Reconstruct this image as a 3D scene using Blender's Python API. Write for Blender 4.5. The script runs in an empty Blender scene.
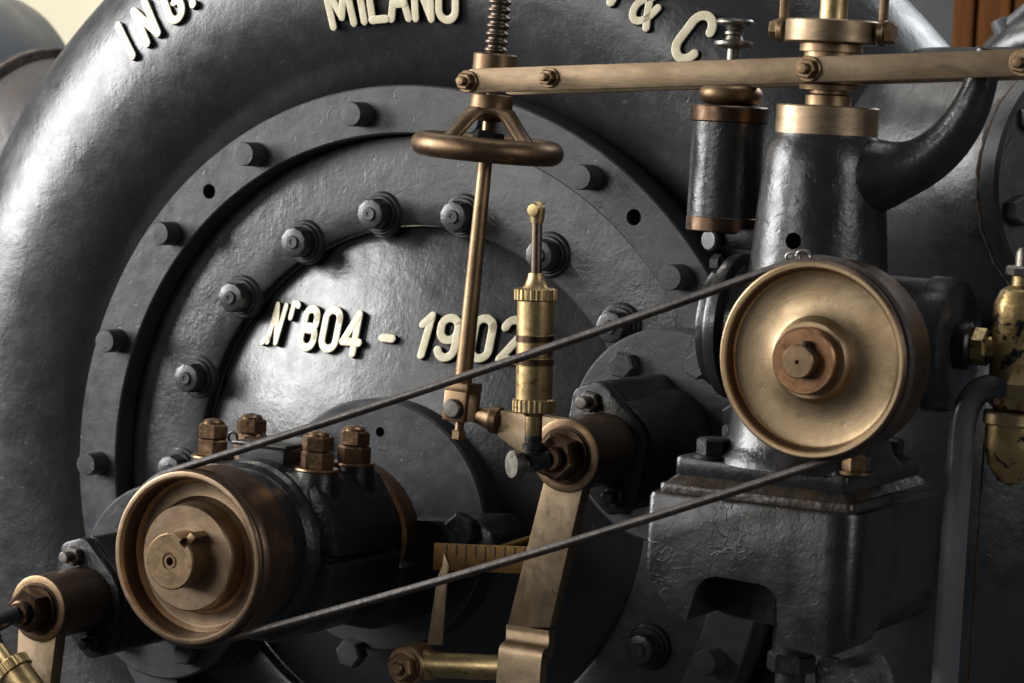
import bpy, bmesh, math, random
from mathutils import Vector as V, Matrix as M
random.seed(7)
PI = math.pi
sc = bpy.context.scene
COL = sc.collection
X, Y, Z = V((1, 0, 0)), V((0, 1, 0)), V((0, 0, 1))

# ------------------------------------------------------------------ camera
EYE = V((1.75661469, -3.00597176, 0.47839629))
CR = V((0.87846488, 0.47517621, 0.0500703)).normalized()
CU = V((-0.08350042, 0.0494939, 0.99527787)).normalized()
CF = V((-0.47045419, 0.87849754, -0.08315607)).normalized()
cd = bpy.data.cameras.new('camera')
cam = bpy.data.objects.new('camera', cd); COL.objects.link(cam)
mw = M((CR, CU, -CF)).transposed().to_4x4(); mw.translation = EYE
cam.matrix_world = mw
cd.sensor_width = 36; cd.lens = 2800 / 1024 * 36
cd.clip_start = .05; cd.clip_end = 100
cd.dof.use_dof = True; cd.dof.focus_distance = 3.2; cd.dof.aperture_fstop = 9
sc.camera = cam

def at(px, py, y):
    """point of the photograph on the plane of depth y (used to measure sizes)"""
    d = CF + CR * ((px - 512) / 2800) - CU * ((py - 341.5) / 2800)
    return EYE + d * ((y - EYE.y) / d.y)

# ------------------------------------------------------------------ materials
def mat(name, col, col2=None, rough=.45, metal=0., bump=.3, bscale=40, fine=260, fstr=.3, spec=.5,
        rvar=.12, mscale=9, wrinkle=0., wscale=30, stretch=(1, 1, 1), speck=None, speck_at=.62, sscale=60, coat=0., rings=0., pits=0., brush=0., bdir=(1, 1, 1)):
    m = bpy.data.materials.new(name); m.use_nodes = True
    nt = m.node_tree; N = nt.nodes; L = nt.links
    b = N['Principled BSDF']
    tc = N.new('ShaderNodeTexCoord')
    oi = N.new('ShaderNodeObjectInfo')
    mp = N.new('ShaderNodeVectorMath'); mp.operation = 'MULTIPLY_ADD'
    cmb = N.new('ShaderNodeCombineXYZ')
    mul = N.new('ShaderNodeMath'); mul.operation = 'MULTIPLY'; mul.inputs[1].default_value = 17.
    L.new(oi.outputs['Random'], mul.inputs[0])
    for i in range(3): L.new(mul.outputs[0], cmb.inputs[i])
    L.new(tc.outputs['Object'], mp.inputs[0]); mp.inputs[1].default_value = stretch
    L.new(cmb.outputs[0], mp.inputs[2])
    vec = mp.outputs[0]
    def noise(s, det=4, ro=.55, dist=0):
        n = N.new('ShaderNodeTexNoise'); n.inputs['Scale'].default_value = s
        n.inputs['Detail'].default_value = det; n.inputs['Roughness'].default_value = ro
        n.inputs['Distortion'].default_value = dist
        L.new(vec, n.inputs['Vector']); return n.outputs['Fac']
    def ramp(src, a, c, lo=0., hi=1.):
        r = N.new('ShaderNodeMapRange'); r.inputs[1].default_value = a; r.inputs[2].default_value = c
        r.inputs[3].default_value = lo; r.inputs[4].default_value = hi
        L.new(src, r.inputs[0]); return r.outputs[0]
    def mix(f, a, c):
        x = N.new('ShaderNodeMix'); x.data_type = 'RGBA'
        if f is not None: L.new(f, x.inputs[0])
        for sck, v in ((x.inputs[6], a), (x.inputs[7], c)):
            if isinstance(v, tuple): sck.default_value = (*v, 1)
            else: L.new(v, sck)
        return x.outputs[2]
    col2 = col2 or tuple(c * .6 for c in col)
    n1 = noise(mscale, 6, .62, .3)
    c = mix(ramp(n1, .36, .66), col, col2)
    if speck:
        n3 = noise(sscale, 5, .7, .5)
        c = mix(ramp(n3, speck_at, speck_at + .05), c, speck)
    L.new(c, b.inputs['Base Color'])
    b.inputs['Metallic'].default_value = metal
    b.inputs['Specular IOR Level'].default_value = spec
    b.inputs['Coat Weight'].default_value = coat; b.inputs['Coat Roughness'].default_value = .2
    n2 = noise(mscale * 4, 6, .65)
    L.new(ramp(n2, .3, .7, max(.05, rough - rvar), min(1, rough + rvar)), b.inputs['Roughness'])
    h = noise(bscale, 4, .5)
    hf = noise(fine, 3, .6)
    ma = N.new('ShaderNodeMath'); ma.operation = 'MULTIPLY_ADD'
    L.new(hf, ma.inputs[0]); ma.inputs[1].default_value = fstr * bscale / fine; L.new(h, ma.inputs[2])
    height = ma.outputs[0]
    if wrinkle:
        vo = N.new('ShaderNodeTexVoronoi'); vo.feature = 'DISTANCE_TO_EDGE'; vo.inputs['Scale'].default_value = wscale
        wn = N.new('ShaderNodeTexNoise'); wn.inputs['Scale'].default_value = wscale * .8; L.new(vec, wn.inputs['Vector'])
        wm = N.new('ShaderNodeMix'); wm.data_type = 'RGBA'; wm.inputs[0].default_value = .06
        L.new(vec, wm.inputs[6]); L.new(wn.outputs['Color'], wm.inputs[7])
        L.new(wm.outputs[2], vo.inputs['Vector'])
        w0 = ramp(vo.outputs['Distance'], 0, .09, 1, 0)
        msk = ramp(noise(9, 3), .44, .56)
        wm2 = N.new('ShaderNodeMath'); wm2.operation = 'MULTIPLY'; L.new(w0, wm2.inputs[0]); L.new(msk, wm2.inputs[1])
        w1 = N.new('ShaderNodeMath'); w1.operation = 'MULTIPLY_ADD'
        L.new(wm2.outputs[0], w1.inputs[0]); w1.inputs[1].default_value = wrinkle; L.new(height, w1.inputs[2])
        height = w1.outputs[0]
    def addh(src, k):
        nonlocal height
        q = N.new('ShaderNodeMath'); q.operation = 'MULTIPLY_ADD'
        L.new(src, q.inputs[0]); q.inputs[1].default_value = k; L.new(height, q.inputs[2]); height = q.outputs[0]
    if pits:      # small dents and chips in old paint
        addh(ramp(noise(95, 2, .5, .4), .66, .74, 0, -1), pits)
        addh(ramp(noise(38, 2, .5, .6), .68, .74, 0, 1), pits * .8)
    if rings:     # lathe marks round the local Y axis
        sp = N.new('ShaderNodeSeparateXYZ'); L.new(tc.outputs['Object'], sp.inputs[0])
        cb = N.new('ShaderNodeCombineXYZ'); L.new(sp.outputs[0], cb.inputs[0]); L.new(sp.outputs[2], cb.inputs[2])
        le = N.new('ShaderNodeVectorMath'); le.operation = 'LENGTH'; L.new(cb.outputs[0], le.inputs[0])
        rn = N.new('ShaderNodeTexNoise'); rn.noise_dimensions = '1D'; rn.inputs['Scale'].default_value = 420
        rn.inputs['Detail'].default_value = 3; L.new(le.outputs['Value'], rn.inputs['W']); addh(rn.outputs['Fac'], rings)
    if brush:     # directional scratches
        vm = N.new('ShaderNodeVectorMath'); vm.operation = 'MULTIPLY'; L.new(tc.outputs['Object'], vm.inputs[0]); vm.inputs[1].default_value = bdir
        bn_ = N.new('ShaderNodeTexNoise'); bn_.inputs['Scale'].default_value = 300; bn_.inputs['Detail'].default_value = 4
        L.new(vm.outputs[0], bn_.inputs['Vector']); addh(bn_.outputs['Fac'], brush)
    bp = N.new('ShaderNodeBump'); bp.inputs['Strength'].default_value = 1
    bp.inputs['Distance'].default_value = bump / bscale * .25
    L.new(height, bp.inputs['Height']); L.new(bp.outputs[0], b.inputs['Normal'])
    return m

IRON = mat('grey_painted_iron', (.031, .0318, .035), (.018, .0185, .0205), spec=.64, rough=.345, bump=.15, bscale=30, fine=170, fstr=1.5, rvar=.10, mscale=6, pits=.10, brush=.09, bdir=(1, .3, .12),
           speck=(.075, .077, .083), speck_at=.65, sscale=80)
FLANGE = mat('grey_flange_paint', (.046, .0472, .052), (.030, .031, .035), spec=.5, rough=.37, bump=.12, bscale=40, fine=220, fstr=1.0, pits=.25, mscale=6,
             speck=(.10, .10, .105), speck_at=.68, sscale=110)
BLACK = mat('oily_black_iron', (.012, .012, .012), (.0075, .0072, .007), rough=.34, bump=.30, bscale=60, fine=280, fstr=.8, rvar=.12, mscale=12,
            speck=(.045, .04, .033), speck_at=.66, sscale=70)
GOV = mat('black_lumpy_iron', (.022, .022, .0225), (.012, .0115, .0115), spec=.6, rough=.31, bump=.17, bscale=50, fine=170, fstr=1.4, rvar=.10, mscale=10, wrinkle=.05, wscale=44, pits=.2,
          speck=(.07, .068, .065), speck_at=.68, sscale=80)
GOVB = mat('black_blistered_iron', (.014, .0125, .011), (.007, .0062, .0053), spec=.6, rough=.31, bump=.12, bscale=36, fine=190, fstr=1.2, rvar=.1, mscale=9, wrinkle=.16, wscale=46, pits=.2,
           speck=(.06, .05, .04), speck_at=.66, sscale=60)
OILED = mat('oil_stained_iron', (.05, .036, .024), (.02, .017, .014), rough=.3, bump=.5, bscale=60, fine=200, fstr=.8, mscale=22)
BRONZE = mat('aged_bronze', (.30, .205, .12), (.17, .11, .063), rough=.45, metal=1, bump=.12, pits=.2, bscale=70, fine=420, fstr=.8, rvar=.09, mscale=14,
             speck=(.10, .065, .04), speck_at=.66, sscale=120)
PULLEY = mat('turned_bronze', (.455, .34, .21), (.33, .23, .13), rough=.46, metal=1, bump=.08, rings=.22, pits=.25, brush=.0, bscale=60, fine=400, fstr=.8, rvar=.08, mscale=10,
             speck=(.15, .095, .05), speck_at=.655, sscale=170)
LPULLEY = mat('brown_turned_bronze', (.33, .235, .155), (.215, .148, .094), rough=.45, metal=1, bump=.08, rings=.22, bscale=60, fine=400, fstr=.8, rvar=.08, mscale=16, speck=(.10, .068, .045), speck_at=.68, sscale=130)
RULER = mat('shaded_ruler_brass', (.14, .08, .028), (.08, .045, .017), rough=.6, metal=.9, bump=.1, bscale=60, fine=300, mscale=30)  # brass colour darkened to carry the shadow on the ruler
RIM = mat('dark_bronze_rim', (.13, .085, .055), (.07, .045, .032), rough=.42, metal=.8, bump=.1, bscale=60, fine=300, mscale=16)
COPPER = mat('red_bronze', (.13, .080, .050), (.07, .045, .032), rough=.36, metal=1, bump=.1, bscale=60, fine=300, mscale=18)
BAR = mat('brushed_bronze_bar', (.35, .262, .17), (.235, .168, .105), rough=.46, metal=1, bump=.10, bscale=60, fine=420, fstr=.8, rvar=.09, mscale=16, stretch=(.5, 1, 1.2), brush=.35, bdir=(.06, .6, 1),
          speck=(.15, .10, .06), speck_at=.67, sscale=90)
ARMM = mat('filed_bronze_arm', (.40, .30, .195), (.29, .21, .13), rough=.45, metal=1, bump=.10, bscale=60, fine=420, fstr=.8, rvar=.09, mscale=20, stretch=(1, 1, .8), brush=.25, bdir=(1, .6, .06), speck=(.13, .085, .05), speck_at=.66, sscale=80)
WHEELM = mat('dark_brown_bronze', (.20, .132, .08), (.13, .085, .05), rough=.45, metal=1, bump=.10, bscale=70, fine=420, rvar=.08, mscale=18, speck=(.08, .05, .03), speck_at=.68, sscale=120)
SCREWM = mat('oiled_screw_steel', (.17, .13, .10), (.10, .08, .06), rough=.4, metal=1, bump=.1, bscale=80, fine=300, mscale=30)
HUBM = mat('copper_hub', (.36, .20, .105), (.20, .105, .06), rough=.42, metal=1, bump=.1, bscale=60, fine=300, mscale=30, rings=.3)
BRASS = mat('yellow_brass', (.50, .375, .19), (.36, .255, .12), rough=.42, metal=1, bump=.14, bscale=70, fine=300, rvar=.1, mscale=20,
            speck=(.24, .13, .05), speck_at=.59, sscale=55)
WORN = mat('brass_with_worn_paint', (.50, .36, .155), (.34, .24, .11), rough=.36, metal=.85, bump=.3, bscale=60, fine=200, mscale=22, speck=(.03, .03, .034), speck_at=.54, sscale=50)
STEEL = mat('dull_steel', (.30, .28, .25), (.17, .155, .135), rough=.4, metal=1, bump=.1, bscale=80, fine=300, mscale=20)
STUDM = mat('brown_brass_nut', (.27, .165, .09), (.14, .085, .05), rough=.36, metal=.9, bump=.3, bscale=90, fine=300, mscale=60)
CREAM = mat('cream_letter_paint', (.70, .64, .46), (.56, .50, .33), rough=.4, bump=.2, bscale=120, fine=300, mscale=60)
BELT = mat('dark_leather', (.052, .037, .027), (.02, .015, .012), rough=.58, bump=.5, bscale=160, fine=500, mscale=40)
HOLE = mat('shade_and_mark_black', (.006, .006, .006), rough=.6)  # near-black painted as shade inside the holes; also colours the engraved marks
PIPEM = mat('dark_pipe_paint', (.12, .122, .126), (.085, .088, .092), rough=.26, bump=.1, bscale=40, fine=200, mscale=10)
RUST = mat('rusty_gasket', (.12, .085, .06), (.03, .026, .024), rough=.75, bump=1.2, bscale=90, fine=260, mscale=70)
TAN = mat('tan_stained_paint', (.05, .040, .034), (.03, .03, .032), rough=.6, bump=.3, bscale=40, fine=200, mscale=12)
WALLM = mat('cream_wall_plaster', (.76, .70, .53), (.66, .60, .45), rough=.9, bump=.05, bscale=8, fine=60, mscale=1.5)
DARKWALL = mat('dark_wall', (.06, .065, .065), (.045, .05, .05), rough=.8, bump=.05, bscale=8, fine=60, mscale=2)
WOOD = mat('orange_brown_wood', (.10, .036, .009), (.05, .018, .006), rough=.85, spec=.1, bump=.1, bscale=20, fine=80, mscale=6, stretch=(6, 1, .4))
BLUEGREY = mat('pale_blue_grey_paint', (.11, .122, .14), (.085, .095, .112), rough=.5, bump=.15, bscale=20, fine=120, mscale=4)
ROCK = mat('speckled_stone', (.10, .10, .10), (.05, .05, .05), rough=.8, bump=1.5, bscale=90, fine=320, fstr=1, mscale=60, speck=(.35, .35, .34), speck_at=.6, sscale=220)

# ------------------------------------------------------------------ mesh kit
def frame(axis, ref=None):
    a = V(axis).normalized()
    ref = V(ref) if ref is not None else (Z if abs(a.z) < .9 else X)
    e1 = (ref - a * ref.dot(a)).normalized()
    return a, e1, a.cross(e1)

def fillet(pts, r, n=4, closed=False):
    out = []; P = [V((*p, 0)) if len(p) == 2 else V(p) for p in pts]; k = len(P)
    for i in range(k):
        if not closed and i in (0, k - 1): out.append(P[i]); continue
        rr = r[i] if isinstance(r, (list, tuple)) else r
        a, b, c = P[i - 1], P[i], P[(i + 1) % k]
        u, w = a - b, c - b; lu, lw = u.length, w.length
        if rr <= 0 or lu < 1e-9 or lw < 1e-9: out.append(b); continue
        u /= lu; w /= lw
        ang = max(-1, min(1, u.dot(w)))
        if ang < -.995: out.append(b); continue
        t = min(rr / math.tan(math.acos(ang) / 2), lu * .49, lw * .49)
        p0, p1 = b + u * t, b + w * t
        for j in range(n + 1):
            s = j / n
            out.append(p0 * (1 - s) ** 2 + b * 2 * s * (1 - s) + p1 * s * s)
    return out

class MB:
    def __init__(s): s.v = []; s.f = []
    def lathe(s, prof, o, axis, segs=64, ref=None, rot=0, r=0, n=3, sx=1., sy=1.):
        """prof: (radius, height along axis)"""
        a, e1, e2 = frame(axis, ref); o = V(o)
        pr = [(p[0], p[1]) for p in (fillet(prof, r, n) if r else [V((*q, 0)) for q in prof])]
        rings = []
        for rad, h in pr:
            if rad < 1e-6:
                s.v.append(o + a * h); rings.append([len(s.v) - 1])
            else:
                ids = []
                for i in range(segs):
                    t = rot + 2 * PI * i / segs
                    s.v.append(o + a * h + e1 * (rad * math.cos(t) * sx) + e2 * (rad * math.sin(t) * sy)); ids.append(len(s.v) - 1)
                rings.append(ids)
        for A, B in zip(rings, rings[1:]):
            if len(A) == 1 and len(B) == 1: continue
            for i in range(segs):
                j = (i + 1) % segs
                if len(A) == 1: s.f.append((A[0], B[i], B[j]))
                elif len(B) == 1: s.f.append((A[i], B[0], A[j]))
                else: s.f.append((A[i], B[i], B[j], A[j]))
        return s
    def cyl(s, p0, p1, rad, segs=40, b=None, **k):
        p0, p1 = V(p0), V(p1); h = (p1 - p0).length; b = rad * .08 if b is None else b
        return s.lathe([(0, 0), (rad - b, 0), (rad, b), (rad, h - b), (rad - b, h), (0, h)], p0, p1 - p0, segs, **k)
    def hexa(s, o, axis, rad, h, rot=0, b=None, dome=False):
        b = rad * .13 if b is None else b
        return s.lathe([(0, 0), (rad * .96, 0), (rad, b * .4), (rad, h - b), (rad - b * 1.1, h), (0, h)], o, axis, 6, rot=rot)
    def tube(s, path, rad, segs=24, caps=True, ref=None, prof=None):
        P = [V(p) for p in path]; k = len(P)
        R = rad if isinstance(rad, (list, tuple)) else [rad] * k
        T = [((P[min(i + 1, k - 1)] - P[max(i - 1, 0)]).normalized()) for i in range(k)]
        _, e1, _ = frame(T[0], ref); rings = []
        for i in range(k):
            e1 = (e1 - T[i] * e1.dot(T[i])).normalized(); e2 = T[i].cross(e1); ids = []
            for j in range(segs):
                t = 2 * PI * j / segs
                q = prof(t, i) if prof else 1.
                s.v.append(P[i] + (e1 * math.cos(t) + e2 * math.sin(t)) * (R[i] * q)); ids.append(len(s.v) - 1)
            rings.append(ids)
        for A, B in zip(rings, rings[1:]):
            for j in range(segs):
                l = (j + 1) % segs; s.f.append((A[j], A[l], B[l], B[j]))
        if caps: s.f.append(tuple(reversed(rings[0]))); s.f.append(tuple(rings[-1]))
        return s
    def torus(s, o, axis, R, r, segs=96, m=24, ref=None):
        a, e1, e2 = frame(axis, ref); o = V(o); base = len(s.v)
        for i in range(segs):
            t = 2 * PI * i / segs; d = e1 * math.cos(t) + e2 * math.sin(t)
            for j in range(m):
                q = 2 * PI * j / m; s.v.append(o + d * (R + r * math.cos(q)) + a * (r * math.sin(q)))
        for i in range(segs):
            for j in range(m):
                i2, j2 = (i + 1) % segs, (j + 1) % m
                s.f.append((base + i * m + j, base + i2 * m + j, base + i2 * m + j2, base + i * m + j2))
        return s
    def prism(s, poly, o, u, w, d, r=0, n=4, bev=0.):
        """polygon (u,w coords) swept from o along d, with a chamfer bev on both ends"""
        o, u, w, d = V(o), V(u), V(w), V(d)
        P = [(p[0], p[1]) for p in (fillet(poly, r, n, True) if r else [V((*q, 0)) for q in poly])]
        k = len(P); L = d.length; dn = d / L
        ar = sum(P[i][0] * P[(i + 1) % k][1] - P[(i + 1) % k][0] * P[i][1] for i in range(k))
        sg = 1 if ar > 0 else -1
        def inset(b):
            out = []
            for i in range(k):
                a, c, e = V((*P[i - 1], 0)), V((*P[i], 0)), V((*P[(i + 1) % k], 0))
                t1, t2 = (c - a), (e - c)
                t1 = t1.normalized() if t1.length > 1e-9 else t2.normalized()
                t2 = t2.normalized() if t2.length > 1e-9 else t1
                n1, n2 = V((-t1.y, t1.x, 0)) * sg, V((-t2.y, t2.x, 0)) * sg
                m = (n1 + n2); m = m / max(.35, m.length_squared) * 2
                q = c + m * b; out.append((q.x, q.y))
            return out
        lay = [(0, P)] if not bev else [(0, inset(bev)), (bev * .3, inset(bev * .3)), (bev, P)]
        lay += [(L, P)] if not bev else [(L - bev, P), (L - bev * .3, inset(bev * .3)), (L, inset(bev))]
        rings = []
        for h, Q in lay:
            ids = []
            for x, y in Q:
                s.v.append(o + u * x + w * y + dn * h); ids.append(len(s.v) - 1)
            rings.append(ids)
        for A, B in zip(rings, rings[1:]):
            for i in range(k):
                j = (i + 1) % k; s.f.append((A[i], A[j], B[j], B[i]))
        s.f.append(tuple(reversed(rings[0]))); s.f.append(tuple(rings[-1]))
        return s
    def box(s, c, sx, sy, sz, bev=.002, u=X, w=Y, d=Z):
        c = V(c); d = V(d).normalized()
        return s.prism([(-sx / 2, -sy / 2), (sx / 2, -sy / 2), (sx / 2, sy / 2), (-sx / 2, sy / 2)], c - d * (sz / 2), u, w, d * sz, r=bev, n=2, bev=bev)
    def stroke(s, pts, hw, h, fr, k=0):
        """rounded ribbon letter stroke in the frame fr = (origin, right, up, normal)"""
        o, u, w, nn = fr; P = [V((*p, 0)) for p in pts]
        T = []
        for i in range(len(P)):
            T.append((P[min(i + 1, len(P) - 1)] - P[max(i - 1, 0)]).normalized())
        st = []
        for q in (80, 60, 40, 20):
            t = math.radians(q); st.append((P[0] - T[0] * hw * math.sin(t), T[0], hw * math.cos(t)))
        for p, t in zip(P, T): st.append((p, t, hw))
        for q in (20, 40, 60, 80):
            t = math.radians(q); st.append((P[-1] + T[-1] * hw * math.sin(t), T[-1], hw * math.cos(t)))
        H = h * (1 + .03 * k); rings = []
        for p, t, ww in st:
            nrm = V((-t.y, t.x, 0)); ids = []
            for a, z in ((-1.06, -.4), (-1, .78), (-.96, .92), (-.86, .985), (-.74, 1), (.74, 1), (.86, .985), (.96, .92), (1, .78), (1.06, -.4)):
                q = p + nrm * (a * ww); s.v.append(o + u * q.x + w * q.y + nn * (z * H)); ids.append(len(s.v) - 1)
            rings.append(ids)
        for A, B in zip(rings, rings[1:]):
            for j in range(len(A) - 1): s.f.append((A[j], A[j + 1], B[j + 1], B[j]))
        s.f.append(tuple(rings[0])); s.f.append(tuple(reversed(rings[-1])))
        return s
    def build(s, name, m, parent=None, loc=None, ang=32, smooth=True):
        me = bpy.data.meshes.new(name)
        off = parent.matrix_world.translation if parent is not None else V((0, 0, 0))
        wl = V(loc) if loc is not None else off
        me.from_pydata([tuple(p - wl) for p in s.v], [], s.f)
        bm = bmesh.new(); bm.from_mesh(me)
        bmesh.ops.remove_doubles(bm, verts=bm.verts, dist=1e-6)
        bmesh.ops.recalc_face_normals(bm, faces=bm.faces)
        bm.to_mesh(me); bm.free()
        if smooth:
            me.polygons.foreach_set('use_smooth', [True] * len(me.polygons)); me.set_sharp_from_angle(angle=math.radians(ang))
        me.materials.append(m)
        o = bpy.data.objects.new(name, me); COL.objects.link(o)
        if parent is not None: o.parent = parent
        o.location = wl - off
        o.matrix_world = M.Translation(wl)
        return o

def reparent_local(o, parent):
    pass

def thing(name, label, cat, loc, group=None):
    o = bpy.data.objects.new(name, None); COL.objects.link(o); o.location = V(loc)
    o.empty_display_size = .02; o.matrix_world = M.Translation(V(loc))
    o['label'] = label; o['category'] = cat
    if group: o['group'] = group
    return o

def copy_to(o, parent, loc, rot=None):
    """copy of a part (with its own sub-parts) at parent-relative loc"""
    c = o.copy(); COL.objects.link(c); c.parent = parent; c.location = V(loc)
    if rot is not None: c.rotation_euler = rot
    for ch in list(o.children):
        g = ch.copy(); COL.objects.link(g); g.parent = c
    return c

def cut(o, mbs, op='DIFFERENCE'):
    for mb in mbs:
        c = mb.build('cutter', HOLE, None)
        md = o.modifiers.new('cut', 'BOOLEAN'); md.object = c; md.operation = op; md.solver = 'EXACT'
        bpy.context.view_layer.update()
        dg = bpy.context.evaluated_depsgraph_get()
        me = bpy.data.meshes.new_from_object(o.evaluated_get(dg))
        o.modifiers.clear(); o.data = me
        cm = c.data; bpy.data.objects.remove(c); bpy.data.meshes.remove(cm)
    o.data.polygons.foreach_set('use_smooth', [True] * len(o.data.polygons)); o.data.set_sharp_from_angle(angle=math.radians(32))

# ------------------------------------------------------------------ glyphs (unit height strokes)
def arc(cx, cy, rx, ry, a0, a1, n=22):
    return [(cx + rx * math.cos(math.radians(a0 + (a1 - a0) * i / n)), cy + ry * math.sin(math.radians(a0 + (a1 - a0) * i / n))) for i in range(n + 1)]
def ln(a, b, n=3): return [(a[0] + (b[0] - a[0]) * i / n, a[1] + (b[1] - a[1]) * i / n) for i in range(n + 1)]
def stad(cx, w, y0, y1, a0=90, a1=450):   # upright O
    r = w
    up = arc(cx, y1 - r, r, r, 0, 180, 16); dn = arc(cx, y0 + r, r, r, 180, 360, 16)
    return up + dn + [up[0], up[1]]
GL = {
    'I': [ln((0, 0), (0, 1))],
    'N': [ln((-.22, 0), (-.22, 1)), ln((-.22, 1), (.22, 0)), ln((.22, 0), (.22, 1))],
    'G': [arc(0, .76, .23, .24, 20, 180, 14)[0:] + arc(0, .24, .23, .24, 180, 360, 14) + ln((.23, .3), (.23, .45)), ln((.23, .45), (.06, .45))],
    '.': [ln((0, .02), (0, .05))],
    'M': [ln((-.3, 0), (-.3, 1)), ln((-.3, 1), (0, .18)), ln((0, .18), (.3, 1)), ln((.3, 1), (.3, 0))],
    'L': [ln((-.18, 1), (-.18, 0)), ln((-.18, 0), (.2, 0))],
    'A': [ln((-.24, 0), (0, 1)), ln((0, 1), (.24, 0)), ln((-.15, .32), (.15, .32))],
    'O': [stad(0, .23, 0, 1)],
    'T': [ln((0, 0), (0, 1)), ln((-.24, 1), (.24, 1))],
    'C': [arc(0, .72, .26, .28, 10, 180, 16) + arc(0, .28, .26, .28, 180, 350, 16)],
    '&': [[(.34, .44), (.26, .20), (.10, .03), (-.10, -.02), (-.26, .08), (-.30, .26), (-.20, .42), (.02, .56), (.16, .72), (.13, .90), (-.02, .98), (-.16, .90), (-.16, .74), (-.04, .55), (.14, .26), (.36, -.02)]],
    '8': [stad(0, .205, .46, 1), stad(0, .23, 0, .54)],
    '0': [stad(0, .23, 0, 1)],
    '4': [ln((.1, 0), (.1, 1)), ln((.1, 1), (-.26, .28)), ln((-.26, .28), (.24, .28))],
    '-': [ln((-.14, .5), (.14, .5))],
    '1': [ln((.06, 0), (.06, 1)), ln((.06, 1), (-.12, .78))],
    '9': [stad(0, .23, .44, 1), arc(0, .26, .23, .26, 200, 360, 14) + ln((.23, .3), (.23, .74))],
    '2': [arc(0, .74, .23, .26, 165, -30, 16) + ln((.17, .58), (-.22, .02)), ln((-.22, 0), (.24, 0))],
    'n': [ln((-.24, .02), (-.10, .98)), ln((-.10, .98), (.10, .02)), ln((.10, .02), (.24, .98)), ln((-.42, -.02), (-.26, .10))],
    'r': [ln((0, .62), (.03, .98)), arc(.14, .86, .10, .12, 160, 40, 8)],
}
def smooth_pts(p, it=2):
    for _ in range(it):
        q = [p[0]]
        for a, b in zip(p, p[1:]): q += [(a[0] * .75 + b[0] * .25, a[1] * .75 + b[1] * .25), (a[0] * .25 + b[0] * .75, a[1] * .25 + b[1] * .75)]
        p = q + [p[-1]]
    return p
def glyph(name, ch, fr, size, parent, hw=.095, depth=.0080, wide=1.):
    mb = MB()
    for k, st in enumerate(GL[ch]):
        if ch == '&': st = smooth_pts(st)
        mb.stroke([(x * size * wide, y * size) for x, y in st], hw * size, depth, fr, k)
    o = mb.build(name, CREAM, parent, loc=fr[0], ang=50)
    o.data.materials.append(BLACK)
    for p in o.data.polygons:
        if p.normal.dot(fr[3]) < .45: p.material_index = 1
    return o

# ------------------------------------------------------------------ the spiral casing
VR, Vr, VY = .648, .192, .186
casing = thing('turbine_casing', 'huge dark grey spiral casing tube with raised cream maker lettering', 'turbine casing', (0, .17, 0))
mb = MB()
mb.torus((0, VY, 0), -Y, VR, Vr, 220, 72)
vol = mb.build('volute', IRON, casing)
def volp(r, ang, lift=0.):
    a = math.radians(ang); rho = r - VR
    nr = rho / Vr; ny = -math.sqrt(max(0, 1 - nr * nr))
    er = V((math.cos(a), 0, math.sin(a)))
    n = (er * nr + Y * ny).normalized()
    return er * r + Y * (VY + ny * Vr) + n * lift, n, er
def vol_letter(ch, r, ang, size, wide=1., hw=.095, tw=0):
    p, n, er = volp(r, ang)
    right = er.cross(-Y).normalized() * -1
    right = V((math.sin(math.radians(ang)), 0, -math.cos(math.radians(ang))))
    p2, _, _ = volp(r + size, ang)
    up = (p2 - p).normalized(); nn = right.cross(up)
    if nn.y > 0: nn = -nn
    c_, s_ = math.cos(tw), math.sin(tw)
    glyph('raised_letter', ch, (p, right * c_ - up * s_, up * c_ + right * s_, nn), size, vol, hw=hw, wide=wide)
for ch, a, r in (('I', 129.5, .673), ('N', 126.2, .673), ('G', 122.2, .673), ('.', 119.8, .677), ('T', 66.6, .662), ('&', 63.0, .658), ('C', 56.9, .652)):
    vol_letter(ch, r, a, .056 if a > 100 else .058, hw={'&': .085, 'C': .10}.get(ch, .104), wide=.70 if ch == '&' else .86, tw=-.07 if a > 100 else 0)
for ch, a in (('M', 100.9), ('I', 97.9), ('L', 95.8), ('A', 92.8), ('N', 89.5), ('O', 86.2)):
    vol_letter(ch, .584, a + .35, .056, hw=.096, wide=.92)
# inlet pipe on the left, joined by a rusty rimmed collar
ic = V((-.70, .30, .33)); ia = V((-.93, .30, .10)).normalized()
MB().lathe([(.155, -.02), (.172, .02), (.176, .10), (.176, .14)], ic, ia, 80).build('inlet_pipe', TAN, casing)
fl = MB().lathe([(.15, .135), (.187, .135), (.189, .137), (.189, .143), (.187, .145), (.15, .145)], ic, ia, 80).build('inlet_flange', RUST, casing)
MB().lathe([(.15, .147), (.183, .147), (.185, .149), (.185, .165), (.18, .17), (.15, .17)], ic, ia, 80).build('pipe_flange', IRON, casing)
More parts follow.
